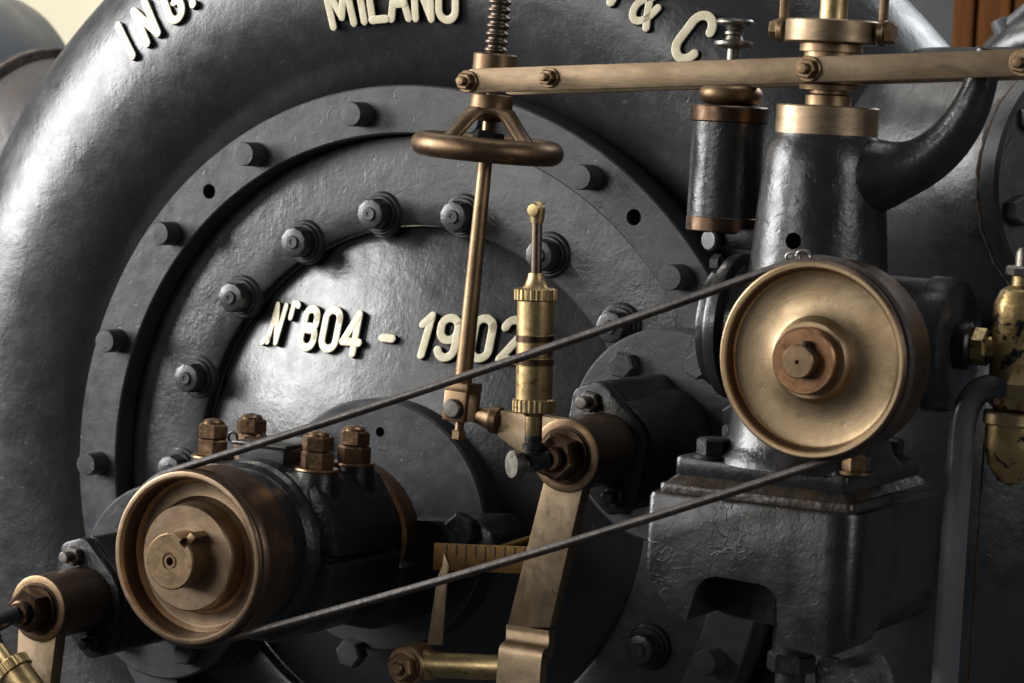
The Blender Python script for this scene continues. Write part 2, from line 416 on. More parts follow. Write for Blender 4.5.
# outlet neck on the right with gasket and flange
oc = at(1090, 186, -.02) ; oa = V((.80, -.58, .05)).normalized()
MB().lathe([(.165, -.30), (.158, -.15), (.152, -.06), (.148, -.012), (.146, 0)], oc, oa, 96).build('outlet_neck', IRON, casing)
MB().tube([oc + oa * .004 + (frame(oa)[1] * math.cos(t) + frame(oa)[2] * math.sin(t)) * (.1455 + .0015 * math.sin(t * 37) * math.sin(t * 11)) for t in [2 * PI * i / 160 for i in range(161)]], .0065, 8).build('gasket', RUST, casing)
of_ = MB().lathe([(.12, .008), (.150, .008), (.153, .011), (.153, .036), (.149, .04), (.10, .041)], oc, oa, 96).build('outlet_flange', FLANGE, casing)
MB().lathe([(.108, .041), (.108, .050), (.104, .054), (0, .058)], oc, oa, 64).build('blind_cover', IRON, casing)
_, oe1, oe2 = frame(oa)
for i in range(8):
    t = 2 * PI * (i + .3) / 8
    q = oc + oa * .040 + (oe1 * math.cos(t) + oe2 * math.sin(t)) * .130
    MB().hexa(q, oa, .0165, .018).build('bolt', FLANGE, of_, loc=q)

# ------------------------------------------------------------------ bolted turbine cover
cover = thing('turbine_cover', 'round dark grey cover plate with two bolt rings and number in cream', 'turbine cover', (0, 0, 0))
fl = MB().lathe([(.44, .05), (.44, .002), (.442, 0), (.4985, 0), (.5005, .002), (.5005, .07), (.44, .07)], (0, 0, 0), Y, 200).build('rim_flange', FLANGE, cover)
fl.data.update()
holes = []
for a in (131.3, 49.6, 212, -40):
    c = V((math.cos(math.radians(a)) * .467, 0, math.sin(math.radians(a)) * .467))
    holes.append(MB().cyl(c - Y * .02, c + Y * .03, .0098, 28, b=0))
cut(fl, holes)
for a in (131.3, 49.6):
    c = V((math.cos(math.radians(a)) * .467, .02, math.sin(math.radians(a)) * .467))
    MB().lathe([(0, 0), (.0096, 0), (.0096, .002)], c, Y, 24).build('hole_shade_disc', HOLE, fl, loc=c)  # near-black disc stands in for the shade deep in the hole
b0 = None
for a in [120.6 + 20.6 * k for k in range(-5, 5)] + [223, 243, 263, 283, 303, 322, 340, 358]:
    c = V((math.cos(math.radians(a)) * .4675, 0, math.sin(math.radians(a)) * .4675))
    if b0 is None:
        b0 = MB().lathe([(.0158, .001), (.0152, -.027), (.0142, -.0295), (0, -.030)], c, Y, 32).build('bolt', FLANGE, fl, loc=c)
    else: copy_to(b0, fl, c, (0, random.random() * 6, 0))
plate = MB().lathe([(.4405, .06), (.4405, .038), (.437, .0345), (.40, .0305), (.36, .0285), (.331, .0285), (.3265, .0305), (.3250, .06)], (0, 0, 0), Y, 200).build('cover_plate', IRON, cover)
scx = V((.008, 0, -.018)); s0 = None
for a in (160, 139.7, 120.5, 101.4, 82.4, 62, 41.6, 20, -1, -23.4, -43, -63, -83, 257, 238, 219, 199, 180):
    c = scx + V((math.cos(math.radians(a)) * .362, .0285, math.sin(math.radians(a)) * .362))
    if s0 is None:
        s0 = MB().lathe([(0, .006), (.030, .004), (.0275, -.003), (.0255, -.0045), (.0238, -.0045), (.0232, -.009), (.022, -.010), (0, -.010)], c, Y, 40).build('washer', IRON, plate, loc=c)
        nt_ = MB()
        nt_.lathe([(0, .008), (.0195, .008), (.0200, .010), (.0198, .026), (.0180, .0295), (.0168, .030), (0, .030)], c, -Y, 10, rot=.3)
        nt_.lathe([(0, .0318), (.003, .0318), (.0034, .0330), (.0075, .0330), (.0085, .0322), (.0085, .02)], c, -Y, 24)
        nm = nt_.build('nut', IRON, plate, loc=c); n0 = nm
        copy_to(nm, plate, c)
        bpy.data.objects.remove(nm); n0 = [o for o in plate.children if o.name.startswith('nut')][0]
    else:
        copy_to(s0, plate, c); copy_to(n0, plate, c, (0, random.random() * 6, 0))
def domey(r): return .050 - .080 * max(0, 1 - (r / .325) ** 2)
dome = MB().lathe([(0, domey(0))] + [(.3245 * i / 30, domey(.3245 * i / 30)) for i in range(1, 31)], (0, 0, 0), Y, 160).build('domed_plate', IRON, cover, ang=60)
def dome_letter(ch, x, z, size, wide=1., hw=.1, name='raised_numeral', slant=0):
    def P(x, z): return V((x, domey(math.hypot(x, z)), z))
    p = P(x, z); u = (P(x + .01, z) - P(x - .01, z)).normalized(); w = (P(x, z + size) - p).normalized(); n = u.cross(w)
    if n.y > 0: n = -n
    if slant: w = (w + u * slant).normalized()
    glyph(name, ch, (p, u, w, n), size, dome, hw=hw, wide=wide, depth=.0085)
for ch, px, py in (('n', 280, 348), ('r', 298, 346), ('8', 309, 351), ('0', 333, 352), ('4', 357, 356), ('-', 396, 361), ('1', 430, 358), ('9', 454, 361), ('0', 485, 362), ('2', 512, 364)):
    p = at(px, py, .012)
    dome_letter(ch, p.x + (-.010 if px < 285 else (-.0145 if px < 305 else (.005 if px < 370 else 0))), p.z + .0035, .0505, hw=.112 if ch not in 'nr' else .092, wide=.99, slant=.1 if ch in '1' else .0)
# central boss disc
bc = V((-.005, -.0, -.045))
boss = MB().lathe([(.157, .03), (.157, -.048), (.154, -.051), (.10, -.052), (0, -.052)], bc, Y, 128).build('shaft_boss', FLANGE, cover)
ch_ = at(380, 432, -.052)
cut(boss, [MB().cyl(ch_ - Y * .02, ch_ + Y * .02, .0062, 20, b=0)])
MB().lathe([(0, 0), (.006, 0), (.006, .002)], ch_ + Y * .012, Y, 20).build('hole_shade_disc', HOLE, boss, loc=ch_)  # same painted shade disc for the boss hole
c = at(352, 653, -.06)
for q in (c, V((.128, -.052, -.06)), V((-.1, -.052, .05))):
    q = V((q.x, -.051, q.z))
    MB().hexa(q, -Y, .0185, .020, rot=.4).build('hex_bolt', FLANGE, boss, loc=q)

# ------------------------------------------------------------------ main shaft bearing
SX, SZ = 0., -.037
bear = thing('shaft_bearing_housing', 'black split bearing housing with four tall brown double nuts on its cap', 'bearing housing', (SX, -.25, SZ))
A = V((SX, 0, SZ))
body = MB()
body.lathe([(.03, -.388), (.082, -.388), (.088, -.383), (.090, -.372), (.091, -.358), (.097, -.352), (.100, -.345), (.101, -.20), (.097, -.192), (.03, -.19)], A, Y, 96, r=.003)
for sx in (-1, 1):
    for yy in (-.315, -.235):
        body.lathe([(.034, -.06), (.031, .03), (.027, .075), (.0245, .092), (.022, .0945), (0, .0945)], V((SX + sx * .072, yy, SZ)), Z, 40)
body.prism([(-.118, -.003), (.118, -.003), (.114, .028), (.104, .056), (.086, .083), (.05, .0925), (-.05, .0925), (-.088, .0905), (-.104, .078), (-.116, .04)], V((SX, -.341, SZ)), X, Z, Y * .148, r=.012, bev=.010)
cap = body.build('cap', BLACK, bear)
lower = MB()
lower.prism([(-.118, -.006), (.118, -.006), (.112, -.04), (.085, -.085), (.04, -.108), (-.04, -.108), (-.085, -.085), (-.112, -.04)], V((SX, -.345, SZ)), X, Z, Y * .16, r=.02, bev=.008)
lower.build('lower_half', BLACK, bear)
n1 = None; w1 = None
for sx in (-1, 1):
    for yy in (-.315, -.235):
        c = V((SX + sx * .072, yy, .0575))
        p = MB().lathe([(0, -.003), (.0245, -.003), (.0255, -.001), (.0245, .001), (0, .001)], c, Z, 32).build('washer', STUDM, cap, loc=c)
        s_ = MB()
        s_.hexa(c + Z * .001, Z, .0195, .0195, rot=random.random()); s_.hexa(c + Z * .0215, Z, .0185, .0165, rot=random.random() * .6)
        s_.lathe([(.0125, .03), (.0125, .040), (.010, .0425), (0, .0445)], c, Z, 24)
        s_.build('double_nut', STUDM, cap, loc=c)
lid = MB(); lid.box(V((SX, -.285, .066)), .062, .075, .020, .002); lid_o = lid.build('oil_box', FLANGE, bear)
l2 = MB(); l2.box(V((SX + .002, -.287, .0785)), .074, .088, .005, .0015)
l2.tube([V((SX - .040, -.322, .083)) + V((math.cos(t) * .006, 0, math.sin(t) * .006)) for t in [i * PI / 10 for i in range(21)]], .0018, 8)
l2.build('oil_lid', BLACK, bear)
MB().lathe([(.03, -.170), (.100, -.170), (.104, -.166), (.104, -.138), (.1, -.134), (.03, -.134)], A, Y, 64, sx=1.04, sy=.86, ref=X).build('gland_flange', STUDM, bear)
MB().lathe([(.036, -.20), (.036, -.05)], A, Y, 40).build('shaft', STEEL, bear)
arm = MB()
arm.prism([(-.20, -.04), (.19, -.04), (.215, -.015), (.215, .015), (.19, .03), (.09, .02), (.05, -.005), (-.05, -.005), (-.09, .02), (-.2, .03), (-.22, 0)], V((SX, -.145, SZ)), X, Z, Y * .09, r=.018, bev=.004)
arm.prism([(-.13, -.02), (.13, -.02), (.09, -.11), (-.09, -.11)], V((SX, -.185, SZ)), X, Z, Y * .125, r=.03, bev=.006)
br = arm.build('mounting_bracket', BLACK, bear)
for p in (at(463, 530, -.15), V((-.185, -.145, SZ))):
    p = V((p.x, -.145, p.z))
    MB().hexa(p, -Y, .021, .018, rot=.2).build('bolt', BLACK, br, loc=p)

# ------------------------------------------------------------------ pulleys
FY = -.452
LC = V((SX, FY, SZ)); LC = at(187, 558, FY); RC = at(811, 360, FY)
RO = .0985
def pulley(name, label, C, dish, hub, groupn):
    t = thing(name, label, 'pulley', C, groupn)
    return t
lp = pulley('belt_pulley', 'bronze belt pulley with deep dish and slotted shaft end at lower left', LC, 0, 0, 'pulleys')
rim = MB(); rim.lathe([(.0865, .022), (.0885, .004), (.0905, .0), (.0965, -.0005), (.0985, .002), (.0985, .006), (.0945, .0095), (.0935, .012), (.0945, .0145), (.0985, .018), (.0985, .066), (.096, .068), (.08, .068), (.07, .06)], LC, Y, 128)
rim.build('rim', RIM, lp)
w = MB(); w.lathe([(.0968, -.0015), (.0955, -.0022), (.0915, -.002), (.0893, .001), (.0880, .012), (.0865, .024), (.082, .029), (.074, .030), (.067, .029), (.0625, .024), (.0605, .012), (.0595, .001), (.058, -.001), (.030, -.001)], LC, Y, 128)
w.build('dished_web', LPULLEY, lp)
so = LC + V((0, 0, 0))
shaft = MB(); shaft.lathe([(.0315, .02), (.0315, -.032), (.0300, -.0335), (.010, -.0335),  (.0092, -.0318), (.0074, -.0318), (.0070, -.0332), (.0048, -.0332), (.0038, -.022), (0, -.022)], LC, Y, 64)
sh = shaft.build('shaft', BRONZE, lp)
ka = math.radians(52); kd = V((math.cos(ka), 0, math.sin(ka))); kt = V((-kd.z, 0, kd.x))
slot = MB(); slot.box(LC + kd * .0305 - Y * .03, .0095, .08, .011, .0001, u=kt, w=Y, d=kd); cut(sh, [slot])
key = MB(); key.box(LC + kd * .0325 - Y * .010, .0090, .032, .0145, .001, u=kt, w=Y, d=kd); key.build('gib_key', BRONZE, lp)

rp = pulley('belt_pulley', 'bronze belt pulley with flat golden web on the governor at right', RC, 0, 0, 'pulleys')
rim = MB(); rim.lathe([(.085, .022), (.0885, .004), (.0905, .0), (.0965, -.0005), (.0985, .002), (.0985, .006), (.0945, .0095), (.0935, .012), (.0945, .0145), (.0985, .018), (.0985, .070), (.096, .072), (.08, .072), (.03, .06)], RC, Y, 128)
rim.build('rim', RIM, rp)
w = MB(); w.lathe([(.0968, -.0015), (.0955, -.0024), (.0922, -.0022), (.0903, .0005), (.0892, .007), (.0862, .0115), (.081, .0135), (.06, .0128), (.048, .0115), (.0435, .009), (.041, .002), (.0395, -.003), (.0375, -.0055), (.020, -.006)], RC, Y, 128)
w.build('flat_web', PULLEY, rp)
MB().lathe([(.0335, -.003), (.0333, -.0185), (.0318, -.0205), (.017, -.0205)], RC, Y, 64).build('hub', HUBM, rp)
s_ = MB(); s_.lathe([(.0165, 0), (.0165, -.034), (.0152, -.0355), (.0022, -.0357), (.0016, -.032), (0, -.032)], RC, Y, 48); s_.build('shaft', BRONZE, rp)
k_ = MB(); k_.box(RC + V((.004, -.026, .0175)), .006, .014, .006, .0006); k_.build('key', RIM, rp)
MB().cyl(RC + Y * .05, RC + Y * .2, .024).build('shaft', BLACK, rp)

# ------------------------------------------------------------------ belt round both pulleys
belt = thing('drive_belt', 'thin dark leather cord running from one bronze pulley to the other', 'belt', (LC + RC) / 2)
by = FY + .0118; rb = .0985
a0 = math.atan2(RC.z - LC.z, RC.x - LC.x)
path = []
n = 40
for i in range(n + 1):
    t = a0 + PI / 2 + PI * i / n; path.append(V((LC.x + rb * math.cos(t), by, LC.z + rb * math.sin(t))))
p_, q_ = path[-1], V((RC.x + rb * math.cos(a0 - PI / 2), by, RC.z + rb * math.sin(a0 - PI / 2)))
for i in range(1, 60): 
    s = i / 60; path.append(p_.lerp(q_, s) - Z * (.006 * 4 * s * (1 - s)))
for i in range(n + 1):
    t = a0 - PI / 2 + PI * i / n; path.append(V((RC.x + rb * math.cos(t), by, RC.z + rb * math.sin(t))))
p_, q_ = path[-1], path[0]
for i in range(1, 61):
    s = i / 60; path.append(p_.lerp(q_, s) - Z * (.004 * 4 * s * (1 - s)))
even, acc = [path[0]], 0.
step = .0024
for a, b in zip(path, path[1:]):
    d = (b - a).length
    while acc + d >= step:
        a = a.lerp(b, (step - acc) / d); even.append(a.copy()); d = (b - a).length; acc = 0.
    acc += d
even.append(path[0])
def twist(t, i): return 1 + .09 * math.cos(4 * t + .4 * math.sin(i * step * 9))
MB().tube(even, .0044, 18, prof=twist, ref=Y).build('belt_cord', BELT, belt, ang=75)
hk = V((RC.x + rb * math.cos(math.radians(104)), by, RC.z + rb * math.sin(math.radians(104)) + .0045))
h = MB()
for dx in (-.0055, .0055):
    h.tube([hk + V((dx + .0075 * math.cos(t), -.002 - .0 * math.sin(t), .0048 * math.sin(t) + dx * .25)) for t in [2 * PI * i / 20 for i in range(21)]], .0014, 8)
h.build('hook_fastener', STEEL, belt)

# ------------------------------------------------------------------ governor stand
gov = thing('governor_stand', 'black cast iron governor pedestal with tapered column on a stepped block', 'governor stand', (.65, -.27, -.04))
gx0, gx1, gy0, gy1, gz = .513, .750, -.37, -.112, .088
bl = MB()
hb = -.045
n0 = at(700, 590, gy0).x - gx0; n1_ = at(776, 600, gy0).x - gx0
nz = at(735, 578, gy0).z - gz
W = gx1 - gx0
prof = [(0, 0), (W, 0), (W, hb - gz - .0), (n1_ + .004, hb - gz), (n1_, hb - gz + .004)]
zb = hb - gz
def low(x):   # swept lower left corner
    return [(.078 - .078 * math.cos(math.radians(t)), -.050 - (-zb - .050 + .004) * math.sin(math.radians(t))) for t in x]
A1 = low(range(0, 73, 6)); A2 = low(range(0, 91, 6))
prof = A1 + [(n0 - .001, nz), (n1_, nz - .004), (n1_ + .004, zb - .012), (W, zb - .02), (W, -.001), (0, -.001)]
rr_ = [0] * len(A1) + [.030, .024, .006, .05, .001, .001]
prof = fillet(prof, rr_, 6, True)
bl.prism([(p.x, p.y) for p in prof], V((gx0, gy0, gz)), X, Z, Y * .080)
bl2 = MB()
solid = A2 + [(W, zb - .018), (W, -.001), (0, -.001)]
solid = fillet(solid, [0] * len(A2) + [.05, .001, .001], 6, True)
bl2.prism([(p.x, p.y) for p in solid], V((gx0, gy0 + .0795, gz)), X, Z, Y * (gy1 - gy0 - .080))
blk = bl.build('base_block', GOVB, gov)
plan = MB(); plan.prism([(p.x, p.y) for p in fillet([(gx0 + .0005, gy0 + .0005), (gx1 - .0005, gy0 + .0005), (gx1 - .0005, gy1 - .0005), (gx0 + .0005, gy1 - .0005)], [.012, .034, .02, .01], 8, True)], V((0, 0, gz - .3)), X, Y, Z * .2985, bev=.006)
cut(blk, [plan], 'INTERSECT')
blk2 = bl2.build('rear_block', GOVB, gov); cut(blk2, [plan], 'INTERSECT')
# dark back wall inside the arch
led = MB(); ccx, ccy = (gx0 + gx1) / 2, (gy0 + gy1) / 2
def frustum(m, z0, z1, i0, i1, r0=.008):
    k = 6; rings = []
    for z, i in ((z0, i0), (z0 + (z1 - z0) * .5, i0 * .55 + i1 * .45), (z1, i1)):
        P = fillet([(gx0 + i, gy0 + i), (gx1 - i, gy0 + i), (gx1 - i, gy1 - i), (gx0 + i, gy1 - i)], r0, 4, True)
        ids = []
        for p in P: m.v.append(V((p.x, p.y, z))); ids.append(len(m.v) - 1)
        rings.append(ids)
    for A_, B_ in zip(rings, rings[1:]):
        for j in range(len(A_)):
            l = (j + 1) % len(A_); m.f.append((A_[j], A_[l], B_[l], B_[j]))
    m.f.append(tuple(rings[-1])); m.f.append(tuple(reversed(rings[0])))
led.prism([(p.x, p.y) for p in fillet([(gx0 + .009, gy0 + .009), (gx1 - .009, gy0 + .009), (gx1 - .009, gy1 - .009), (gx0 + .009, gy1 - .009)], .009, 4, True)], V((0, 0, gz - .010)), X, Y, Z * .0175, bev=.003)
frustum(led, gz + .0065, gz + .0165, .0135, .0225)
led.build('sloping_ledge', OILED, gov)
sl = MB(); sl.prism([(p.x, p.y) for p in fillet([(gx0 + .021, gy0 + .021), (gx1 - .021, gy0 + .021), (gx1 - .021, gy1 - .021), (gx0 + .021, gy1 - .021)], .008, 4, True)], V((0, 0, gz + .0145)), X, Y, Z * .021, bev=.0035)
sl.build('upper_slab', GOV, gov)
PX, PY_ = .652, -.272
zs = gz + .035
col = MB(); col.lathe([(.100, zs - .002), (.098, zs + .005), (.090, zs + .013), (.085, zs + .026), (.081, .20), (.075, .29), (.0685, .375), (.0645, .43), (.062, .452), (.0545, .462), (.0525, .472), (0, .473)], V((PX, PY_, 0)), Z, 96)
co = col.build('column', GOV, gov)
hp = at(791, 241, PY_ - .075); d_ = (V((PX, PY_, hp.z)) - hp).normalized()
cut(co, [MB().cyl(hp - d_ * .02, hp + d_ * .055, .0088, 28, b=0)])
MB().lathe([(.0, .464), (.052, .464), (.0535, .4655), (.0535, .495), (.052, .4965), (0, .4968)], V((PX, PY_, 0)), Z, 80).build('bronze_cap', BAR, gov)
# curved horn
hpth = [(.655, .420), (.69, .424), (.73, .431), (.762, .444), (.790, .469), (.808, .500), (.818, .532), (.822, .562)]
hp3 = [V((x, PY_ - .0, z)) for x, z in hpth]
sm = smooth_pts([(p.x, p.z) for p in hp3], 3)
k = len(sm)
MB().tube([V((x, PY_, z)) for x, z in sm], [.0125 + .025 * (1 - i / (k - 1)) ** 1.1 + .009 * math.exp(-((i / (k - 1) - .22) / .10) ** 2) for i in range(k)], 32, ref=Y).build('curved_horn', GOV, gov)
# cross housing with side cover
hz = .258
MB().lathe([(0, .558), (.060, .558), (.066, .562), (.0665, .60), (.0665, .775), (.070, .779), (.070, .797), (.066, .806), (.058, .811), (0, .813)], V((0, PY_ + .01, hz)), X, 80).build('cross_housing', GOV, gov)
sc_ = MB().lathe([(0, .536), (.055, .536), (.0665, .540), (.068, .544), (.068, .551), (.0765, .553), (.078, .556), (.078, .566), (.06, .570)], V((0, PY_ + .01, hz)), X, 80).build('side_cover', GOV, gov)
for a in (70, 160, 250):
    q = V((.545, PY_ + .01 + .062 * math.cos(math.radians(a)) * -1, hz + .062 * math.sin(math.radians(a))))
    q = V((.547, PY_ + .01 - .071 * math.cos(math.radians(a)), hz + .071 * math.sin(math.radians(a))))
    MB().hexa(q, -X, .010, .010).build('bolt', GOV, sc_, loc=q)
bs = MB(); bs.lathe([(0, .81), (.024, .81), (.025, .813), (.025, .826), (.022, .829), (0, .829)], V((0, PY_ - .005, hz + .002)), X, 40); bs.build('outlet_boss', BLACK, gov)
for p, r_, m_, h_ in ((at(713, 452, -.335), .0175, BLACK, .018), (at(856, 472, -.335), .0150, STUDM, .018), (V((.703, -.17, 0)), .0175, BLACK, .018), (V((.54, -.2, 0)), .0175, BLACK, .018)):
    q = V((p.x, p.y, gz + .036)); MB().lathe([(0, 0), (r_ * 1.25, 0), (r_ * 1.25, .003), (0, .003)], q, Z, 32).hexa(q + Z * .003, Z, r_, h_, rot=.5).build('foot_bolt', m_, gov, loc=q)
dp = at(792, 650, -.30)
dr = MB(); dr.cyl(V((dp.x, dp.y, hb + .03)), V((dp.x, dp.y, dp.z - .005)), .021); dr.hexa(V((dp.x, dp.y, dp.z - .022)), Z, .026, .020, rot=.2); dr.cyl(V((dp.x, dp.y, dp.z - .05)), V((dp.x, dp.y, dp.z - .02)), .016)
dr.build('drain_fitting', GOV, gov)

# governor sleeve and gauge above the bronze cap
gs = thing('governor_sleeve', 'bronze governor sleeve with collar ring and two side links above column', 'governor sleeve', (PX, PY_, .497))
q0 = V((PX, PY_, 0))
MB().lathe([(0, .497), (.024, .497), (.024, .507), (.020, .509), (.020, .5125), (.031, .513), (.0315, .518), (.030, .519), (.0315, .520), (.0315, .526), (.028, .528), (.028, .552), (.033, .5525), (.033, .5605), (.028, .561), (.0, .5612)], q0, Z, 64).build('neck', BRONZE, gs)
MB().lathe([(0, .5615), (.0475, .5615), (.049, .563), (.049, .584), (.0475, .5855), (.018, .5858)], q0, Z, 80).build('collar_ring', BAR, gs)
MB().lathe([(.0145, .583), (.0145, .70)], q0, Z, 48).build('central_tube', BRASS, gs)
for sx in (-1, 1):
    lk = MB(); lk.box(q0 + V((sx * .0555, 0, .635)), .007, .011, .13, .0015)
    lk.cyl(q0 + V((sx * .0525, 0, .574)), q0 + V((sx * .0595, 0, .574)), .0135)
    lo = lk.build('side_link', BRONZE, gs)
    MB().hexa(q0 + V((sx * .0595, 0, .574)), V((sx, 0, 0)), .0115, .009, rot=.3).build('pivot_nut', BRONZE, lo)

# ------------------------------------------------------------------ long beam lever
BY = -.322
bL, bR = at(464, 81, BY), at(1024, 62.5, BY)
bR = bR + (bR - bL) * .12
bd = (bR - bL).normalized(); bn = Y.cross(bd) * -1; bn = V((-bd.z, 0, bd.x)).normalized()
if bn.z < 0: bn = -bn
beam = thing('beam_lever', 'long flat bronze beam reaching from handwheel screw past governor column', 'lever', bL)
L_ = (bR - bL).length
bm_ = MB()
h0 = .0132
P = arc(.012, 0, .014, h0, 90, 270, 14) + [(L_, -h0), (L_, h0)]
bm_.prism(P, bL, bd, bn, Y * .009, bev=.0008)
bm_.build('front_bar', BAR, beam)
bm2 = MB(); bm2.prism(P, bL + Y * .088, bd, bn, Y * .009, bev=.0008); bm2.build('rear_bar', BAR, beam)
def pivot(px, py, r, mat_=BRONZE, sq=False):
    p = at(px, py, BY); s = (p - bL).dot(bd); p = bL + bd * s + bn * ((p - bL).dot(bn))
    m = MB(); m.lathe([(0, 0), (r * 1.25, 0), (r * 1.3, .001), (r * 1.3, .003), (r * 1.22, .004), (0, .004)], p, -Y, 36)
    m.hexa(p - Y * .0035, -Y, r * 1.05, .009, rot=.4)
    m.lathe([(0, .020), (r * .42, .0195), (r * .55, .017), (r * .55, .01)], p, -Y, 24)
    return m.build('pivot_nut', mat_, beam, loc=p)
pivot(468, 81.5, .0095); pivot(550, 77.5, .0085); pivot(809, 69, .0105); pivot(1023, 63, .0105)

# ------------------------------------------------------------------ handwheel with screw and rod
HX, HY = .252, -.277
hw = thing('handwheel', 'small bronze handwheel with sloping spokes below the left end of beam', 'handwheel', (HX, HY, .43))
hc = V((HX, HY, .432)); hax = V((.045, 0, 1)).normalized()
def up(h): return hc + hax * h
MB().torus(hc, hax, .0718, .0135, 96, 28).build('rim', WHEELM, hw)
for i in range(4):
    a = math.radians(45 + 90 * i + 28); d = V((math.cos(a), math.sin(a), 0))
    d = (d - hax * d.dot(hax)).normalized(); e = hax.cross(d)
    pts = smooth_pts([(.021, .040), (.030, .036), (.048, .018), (.064, .004), (.069, .001)], 2)
    m = MB(); kk = len(pts); rings = []
    for j, (r_, z_) in enumerate(pts):
        ww = .0185 - .0075 * math.sin(PI * j / (kk - 1)) ; th = .0060
        c_ = up(z_) + d * r_
        tn = V((pts[min(j + 1, kk - 1)][0] - pts[max(j - 1, 0)][0], pts[min(j + 1, kk - 1)][1] - pts[max(j - 1, 0)][1])).normalized()
        nn = d * (-tn[1]) + hax * tn[0]
        ids = []
        for q in range(14):
            t = 2 * PI * q / 14
            m.v.append(c_ + e * (ww * math.cos(t)) + nn * (th * math.sin(t))); ids.append(len(m.v) - 1)
        rings.append(ids)
    for A_, B_ in zip(rings, rings[1:]):
        for q in range(14): m.f.append((A_[q], A_[(q + 1) % 14], B_[(q + 1) % 14], B_[q]))
    m.build('spoke', WHEELM, hw)
MB().lathe([(.012, .030), (.020, .033), (.026, .038), (.0265, .042), (.024, .045), (.0235, .058), (.0225, .0595), (.012, .06)], hc, hax, 56).build('hub', WHEELM, hw)
MB().lathe([(.009, .076), (.0225, .0765), (.0245, .078), (.0245, .1035), (.023, .105), (.010, .1055)], hc, hax, 56).build('collar', WHEELM, hw)
m = MB(); m.hexa(up(-.004), hax, .018, .024, rot=.3); m.build('lock_nut', BLACK, hw)
rod = thing('regulating_rod', 'upright bronze rod with screw thread above handwheel and fork at foot', 'rod', (HX, HY, .19))
pr = []
z = .0
while z < .30:
    pr += [(.0100, z), (.0130, z + .0024), (.0130, z + .0042), (.0100, z + .0066)]; z += .0088
MB().lathe([(a, b + .088) for a, b in pr], hc, hax, 40).build('screw_thread', SCREWM, rod, ang=60)
ft = at(463, 384, -.29)
MB().tube([ft, up(.06)], [.0098, .0072], 28).build('shank', BRONZE, rod)
fk = MB(); fc = V((ft.x, ft.y, ft.z - .018)); fu = (up(0) - ft).normalized()
e1 = (X - fu * X.dot(fu)).normalized(); e2 = fu.cross(e1)
fk.box(fc + fu * .014, .030, .034, .012, .002, u=e1, w=e2, d=fu)
fk.box(fc - fu * .006 - e2 * .013, .029, .008, .036, .002, u=e1, w=e2, d=fu)
fk.box(fc - fu * .006 + e2 * .013, .029, .008, .036, .002, u=e1, w=e2, d=fu)
fo = fk.build('fork', BRONZE, rod)
p = fc - fu * .009 - e2 * .017
MB().lathe([(0, 0), (.0105, 0), (.011, .001), (.011, .005), (.009, .007), (0, .0072)], p, -Y, 28).build('pin_head', STEEL, fo)
p = fc - fu * .024
m = MB(); m.cyl(p, p - fu * .012, .005, 16); m.hexa(p - fu * .020, fu, .0085, .010); m.build('set_screw', BRONZE, fo)

# ------------------------------------------------------------------ guide-vane shaft bearings (two)
def vane_bearing(cx, cz, label, tilt, dy=0.):
    t = thing('guide_vane_bearing', label, 'bearing', (cx, -.02, cz), 'guide vane bearings')
    c = V((cx, 0, cz))
    d = MB().lathe([(.128, .03), (.128, -.030), (.125, -.033), (0, -.034)], c, Y, 96).build('round_flange', FLANGE, t)
    for a in (125, 65, 20, 235, 300, 180):
        q = c + V((math.cos(math.radians(a)) * .098, -.033, math.sin(math.radians(a)) * .098))
        MB().hexa(q, -Y, .0165, .018, rot=a).build('bolt', FLANGE, d, loc=q)
    bb = MB(); r1 = .056
    bb.lathe([(.060, -.03), (.060, -.09), (r1, -.10), (r1, -.186), (.03, -.187)], c, Y, 64)
    ta = math.radians(tilt)
    u = V((math.cos(ta), 0, math.sin(ta))); w = V((-math.sin(ta), 0, math.cos(ta)))
    dia = fillet([(-.018, .075), (.018, .075), (.058, .0), (.018, -.075), (-.018, -.075), (-.058, 0)], [.016, .016, .05, .016, .016, .05], 6, True)
    dia = [(p.x, p.y) for p in dia]
    bb.prism(dia, c - Y * .175, u, w, Y * .14, bev=.002)
    bb.build('bearing_body', BLACK, t)
    g = MB(); g.prism(dia, c - Y * .196, u, w, Y * .0195, bev=.003); go = g.build('diamond_gland', BLACK, t)
    for s in (-1, 1):
        q = c - Y * .196 + w * (.055 * s)
        m = MB(); m.hexa(q, -Y, .0125, .012, rot=.3); m.lathe([(.0075, .01), (.0075, .026), (.006, .0275), (0, .028)], q, -Y, 20); m.build('stud_nut', BLACK if s < 0 else STEEL, go, loc=q)
    return c, u, w
RHX, RHZ = .376, .102; LHX, LHZ = -.335, -.160
vane_bearing(RHX, RHZ, 'black guide vane bearing with diamond gland between lubricator and governor block', 20)
vane_bearing(LHX, LHZ, 'black guide vane bearing with diamond gland at the lower left corner', 18)

def hub(m, c, R=.0405, y0=-.198, y1=-.290):
    m.lathe([(.02, y0), (R, y0), (R, y1 + .002), (R - .002, y1), (.033, y1), (.032, y1 - .004), (.0, y1 - .0045)], c, Y, 72)
def hubnut(t, c, y=-.2945):
    q = c + Y * y
    m = MB(); m.lathe([(0, 0), (.0295, 0), (.030, .001), (.030, .004), (0, .005)], q, -Y, 48); m.build('washer', COPPER, t)
    m = MB(); m.hexa(q - Y * .004, -Y, .0265, .022, rot=.25); m.lathe([(.0145, .02), (.0145, .034), (.012, .036), (0, .036)], q, -Y, 28); m.build('hub_nut', COPPER, t)

